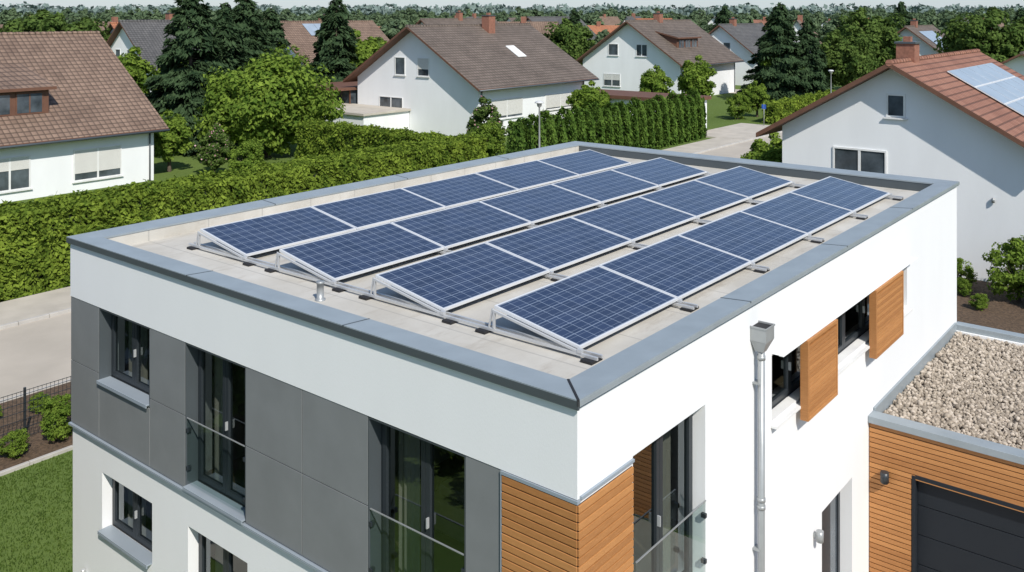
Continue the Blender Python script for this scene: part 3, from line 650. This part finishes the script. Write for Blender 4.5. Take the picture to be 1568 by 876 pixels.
place('deciduous_tree',dB,102.8,73.2,s=.98); place('spruce_tree',sA,93.7,36.8,s=.93,rot=.7); place('spruce_tree',sA,98,39,s=.9,rot=2.2); place('spruce_tree',sB,96,34.5,s=.85,rot=1)
for x,y,s_ in ((140,66,1.0),(144,69,.9),(120,84,.95),(152,40,1.05),(84,101,1.0),(150,22,.95),(78,110,.9)): place('spruce_tree',sB,x,y,s=s_,rot=x)
place('deciduous_tree',dB,104,33,s=.85,rot=1.5)
place('deciduous_tree',dB,115.3,33.8,s=1.12,rot=2); place('deciduous_tree',dB,113.6,20,s=1.12,rot=4); place('deciduous_tree',dB,118,15,s=1.0,rot=1)
place('deciduous_tree',dC,81.2,41.1,s=.72,rot=3); place('deciduous_tree',dC,76,43,s=.62,rot=1)
place('shrub',dC,59,40,s=.55,rot=2); place('shrub',dC,62.5,41,s=.45,rot=4)
place('flowering_shrub',dR,42.9,37.7,s=1.0,rot=5); place('shrub',dS,40.8,36,s=1.3)
for x,y,s_ in ((42.2,108.7,1.1),(34,112,1.15),(40.4,95.9,1.05),(30,100,1.05),(22,105,1.1),(49,112,1.0)): place('deciduous_tree',dB,x,y,s=s_,rot=x)
place('deciduous_tree',dC,43.3,78,s=.8); place('deciduous_tree',dC,36,75,s=.9,rot=2); place('deciduous_tree',dC,28,72,s=.8,rot=4)
place('shrub',dC,25.3,50.0,s=.5,rot=1); place('flowering_shrub',dR,26.3,46.5,s=.75,rot=3); place('shrub',dS,27,44,s=1.1)
place('shrub',dC,79.7,33.4,s=.45); place('shrub',dS,76.5,34,s=1.2)
for x,y,s_ in ((29.5,1.3,1.08),(29.2,-.4,1.05),(28.9,-2.3,.95),(29.9,3.4,.55),(30.3,4.8,.45),(29.0,3.0,.3),(27.6,2.2,.28),(30.4,6.4,.5),(27.2,-.6,.35)): place('shrub',dS,x,y,s=s_,rot=x+y)
place('shrub',dC,35.6,13.4,s=.52,rot=2); place('shrub',dC,38.5,14.5,s=.5,rot=3)
for x,y,s_ in ((1.9,17.2,.3),(3.1,17.3,.5),(3.4,19.2,.25),(4.6,17.4,.4),(.6,19,.3),(6.5,17.5,.5),(1.3,16.95,.16),(2.4,19.6,.2)): place('shrub',dS,x,y,s=s_,rot=x*3)
hedge('hedge',-6,33.4,29.6,31.6,3.08,leafH,360,.125)
hedge('hedge',31.6,33.3,31.7,45,3.0,leafH,200,.14)
hedge('thuja_hedge',37.7,62.4,30.2,31.7,3.35,thuja,260,.16,.15,cone=1.15)
hedge('hedge',75,93,29.6,30.8,1.9,leafH,100,.2)
hedge('hedge',16,31,64,65.2,2.0,leafH,60,.2)
# garden beside the viewpoint (mirrored in the windows)
for x,y,s_ in ((-14,14,1.0),(-20,22,1.1),(-11,24,.9),(-24,8,1.1),(-17,34,1.1),(-9,17,.7),(-12,9,.75),(-16,20,1.0),(-22,15,1.1),(-5.4,9.6,.72),(-4.6,12.8,.7)): place('deciduous_tree',dB,x,y,s=s_,rot=x)  # last two trees are added out of view to shade the lawn
for x,y,s_ in ((-8.2,9,1.2),(-7.2,12.5,1.0),(-8.0,15,1.3),(-3.9,14.8,.6),(-8.5,6,1.1)): place('shrub',dS,x,y,s=s_,rot=y)
for x,y in ((2,-16),(9,-18),(17,-17),(-6,-19),(26,-15)): place('deciduous_tree',dC,x,y,s=1.0,rot=y+x)
hedge('hedge',-8,28,-14,-12.6,1.8,leafH,60,.18)
for i in range(50):
    D=R.uniform(88,165); kk=R.uniform(-.58,.6); x=-7.4+D*(.779+.627*kk); y=-5.1+D*(.627-.779*kk)
    bad=any(a-4<x<b_+4 and c-5<y<d+3 for a,b_,c,d in ((4,23,47,64),(49,65,44,59),(90,107,48,63),(31,46,1,11),(117,131,50,61),(128,141,27,38),(87,99,6,16),(53,66,104,115),(42,56,82,93),(61,76,80,93),(92,108,86,98),(20,120,18,32),(66,90,30,60),(103,111,20,200)))
    if not bad: place('deciduous_tree',R.choice([dB,dC,dB]),x,y,s=R.uniform(.6,.85),rot=i)
for D in (175,195,220,250,285,330,390,460,540):
    k=-.62
    while k<.62:
        DD=D+R.uniform(-12,12); kk=k
        x=-7.4+DD*(.779+.627*kk); y=-5.1+DD*(.627-.779*kk)
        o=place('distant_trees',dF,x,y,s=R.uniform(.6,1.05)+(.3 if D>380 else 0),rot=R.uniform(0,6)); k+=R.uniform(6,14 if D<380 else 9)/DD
forest=[]
for i in range(900):
    DD=R.uniform(600,900); kk=R.uniform(-.65,.65)
    forest.append((-7.4+DD*(.779+.627*kk),-5.1+DD*(.627-.779*kk),R.uniform(7,13)))
Fp=np.array(forest); nl=40
P=np.repeat(Fp,nl,0); dd=unit(rng.normal(size=(len(P),3))); P=P+dd*np.array([7,7,5.5])*rng.uniform(.6,1,(len(P),1)); 
V,F=leafquads(P,dd,3.2,1.2,.5); farm=foliage('forest_far_hazed',(.15,.20,.19),(.21,.27,.24),.1,.02)  # bluish aerial haze painted into the forest colours
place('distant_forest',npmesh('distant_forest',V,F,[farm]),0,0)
# ------------------------------------------------------------------ street furniture
def street_lamp(x,y,h_):
    m=MB(); m.lathe(x,y,[(.11,.0),(.11,.9),(.07,1.0),(.045,h_-.35),(.06,h_-.33),(.13,h_-.28),(.17,h_-.08)],14,0)
    m.lathe(x,y,[(.17,h_-.08),(.30,h_-.07),(.28,h_-.02),(.2,h_+.05),(.0,h_+.08)],18,1); m.obj('street_lamp',[zincp,lampm])
street_lamp(37.7,29.0,4.9); street_lamp(87.1,28.6,4.5)
m=MB(); m.cyl((72.4,29.5,0),(72.4,29.5,2.1),.035,None,8,0); m.box(72.37,72.39,29.3,29.7,1.65,2.05,1); m.obj('street_sign',[zincp,bluem])
# ------------------------------------------------------------------ light, world, camera
el,azd=math.radians(44),29
azr=math.radians(azd)
S=Vector((-math.sin(azr)*math.cos(el),-math.cos(azr)*math.cos(el),math.sin(el)))
sd=bpy.data.lights.new('sun','SUN'); sd.energy=4.7; sd.angle=math.radians(.5); sd.color=(1,.95,.865)
so=bpy.data.objects.new('sun',sd); so.rotation_euler=S.to_track_quat('Z','Y').to_euler(); so.location=(0,0,60); scene.collection.objects.link(so)
w=bpy.data.worlds.new('World'); scene.world=w; w.use_nodes=True; nt=w.node_tree
sk=N(nt,'ShaderNodeTexSky',sky_type='NISHITA'); sk.sun_disc=False; sk.sun_elevation=el; sk.sun_rotation=math.radians(180+azd); sk.air_density=1.0; sk.dust_density=.3; sk.ozone_density=1.5
tc=N(nt,'ShaderNodeTexCoord'); s=N(nt,'ShaderNodeSeparateXYZ'); nt.links.new(tc.outputs['Generated'],s.inputs[0])
hz=N(nt,'ShaderNodeMapRange',interpolation_type='SMOOTHSTEP'); nt.links.new(s.outputs[2],hz.inputs[0]); hz.inputs[1].default_value=-.02; hz.inputs[2].default_value=.28; hz.inputs[3].default_value=.85; hz.inputs[4].default_value=0
skc=mixc(nt,hz.outputs[0],sk.outputs[0],(3.7,4.4,5.0))
bg=nt.nodes['Background']; bg.inputs[1].default_value=.14; nt.links.new(skc,bg.inputs[0])
cam=bpy.data.cameras.new('camera'); cam.sensor_width=36; cam.lens=36*1404/1568; cam.shift_y=-416/1568; cam.clip_end=4000; cam.clip_start=.1
co=bpy.data.objects.new('camera',cam); co.location=(-7.413,-5.144,10.3); co.rotation_euler=(math.pi/2,0,-math.atan2(.779,.627)); scene.collection.objects.link(co); scene.camera=co
scene.view_settings.view_transform='Standard'; scene.view_settings.look='None'; scene.view_settings.exposure=0
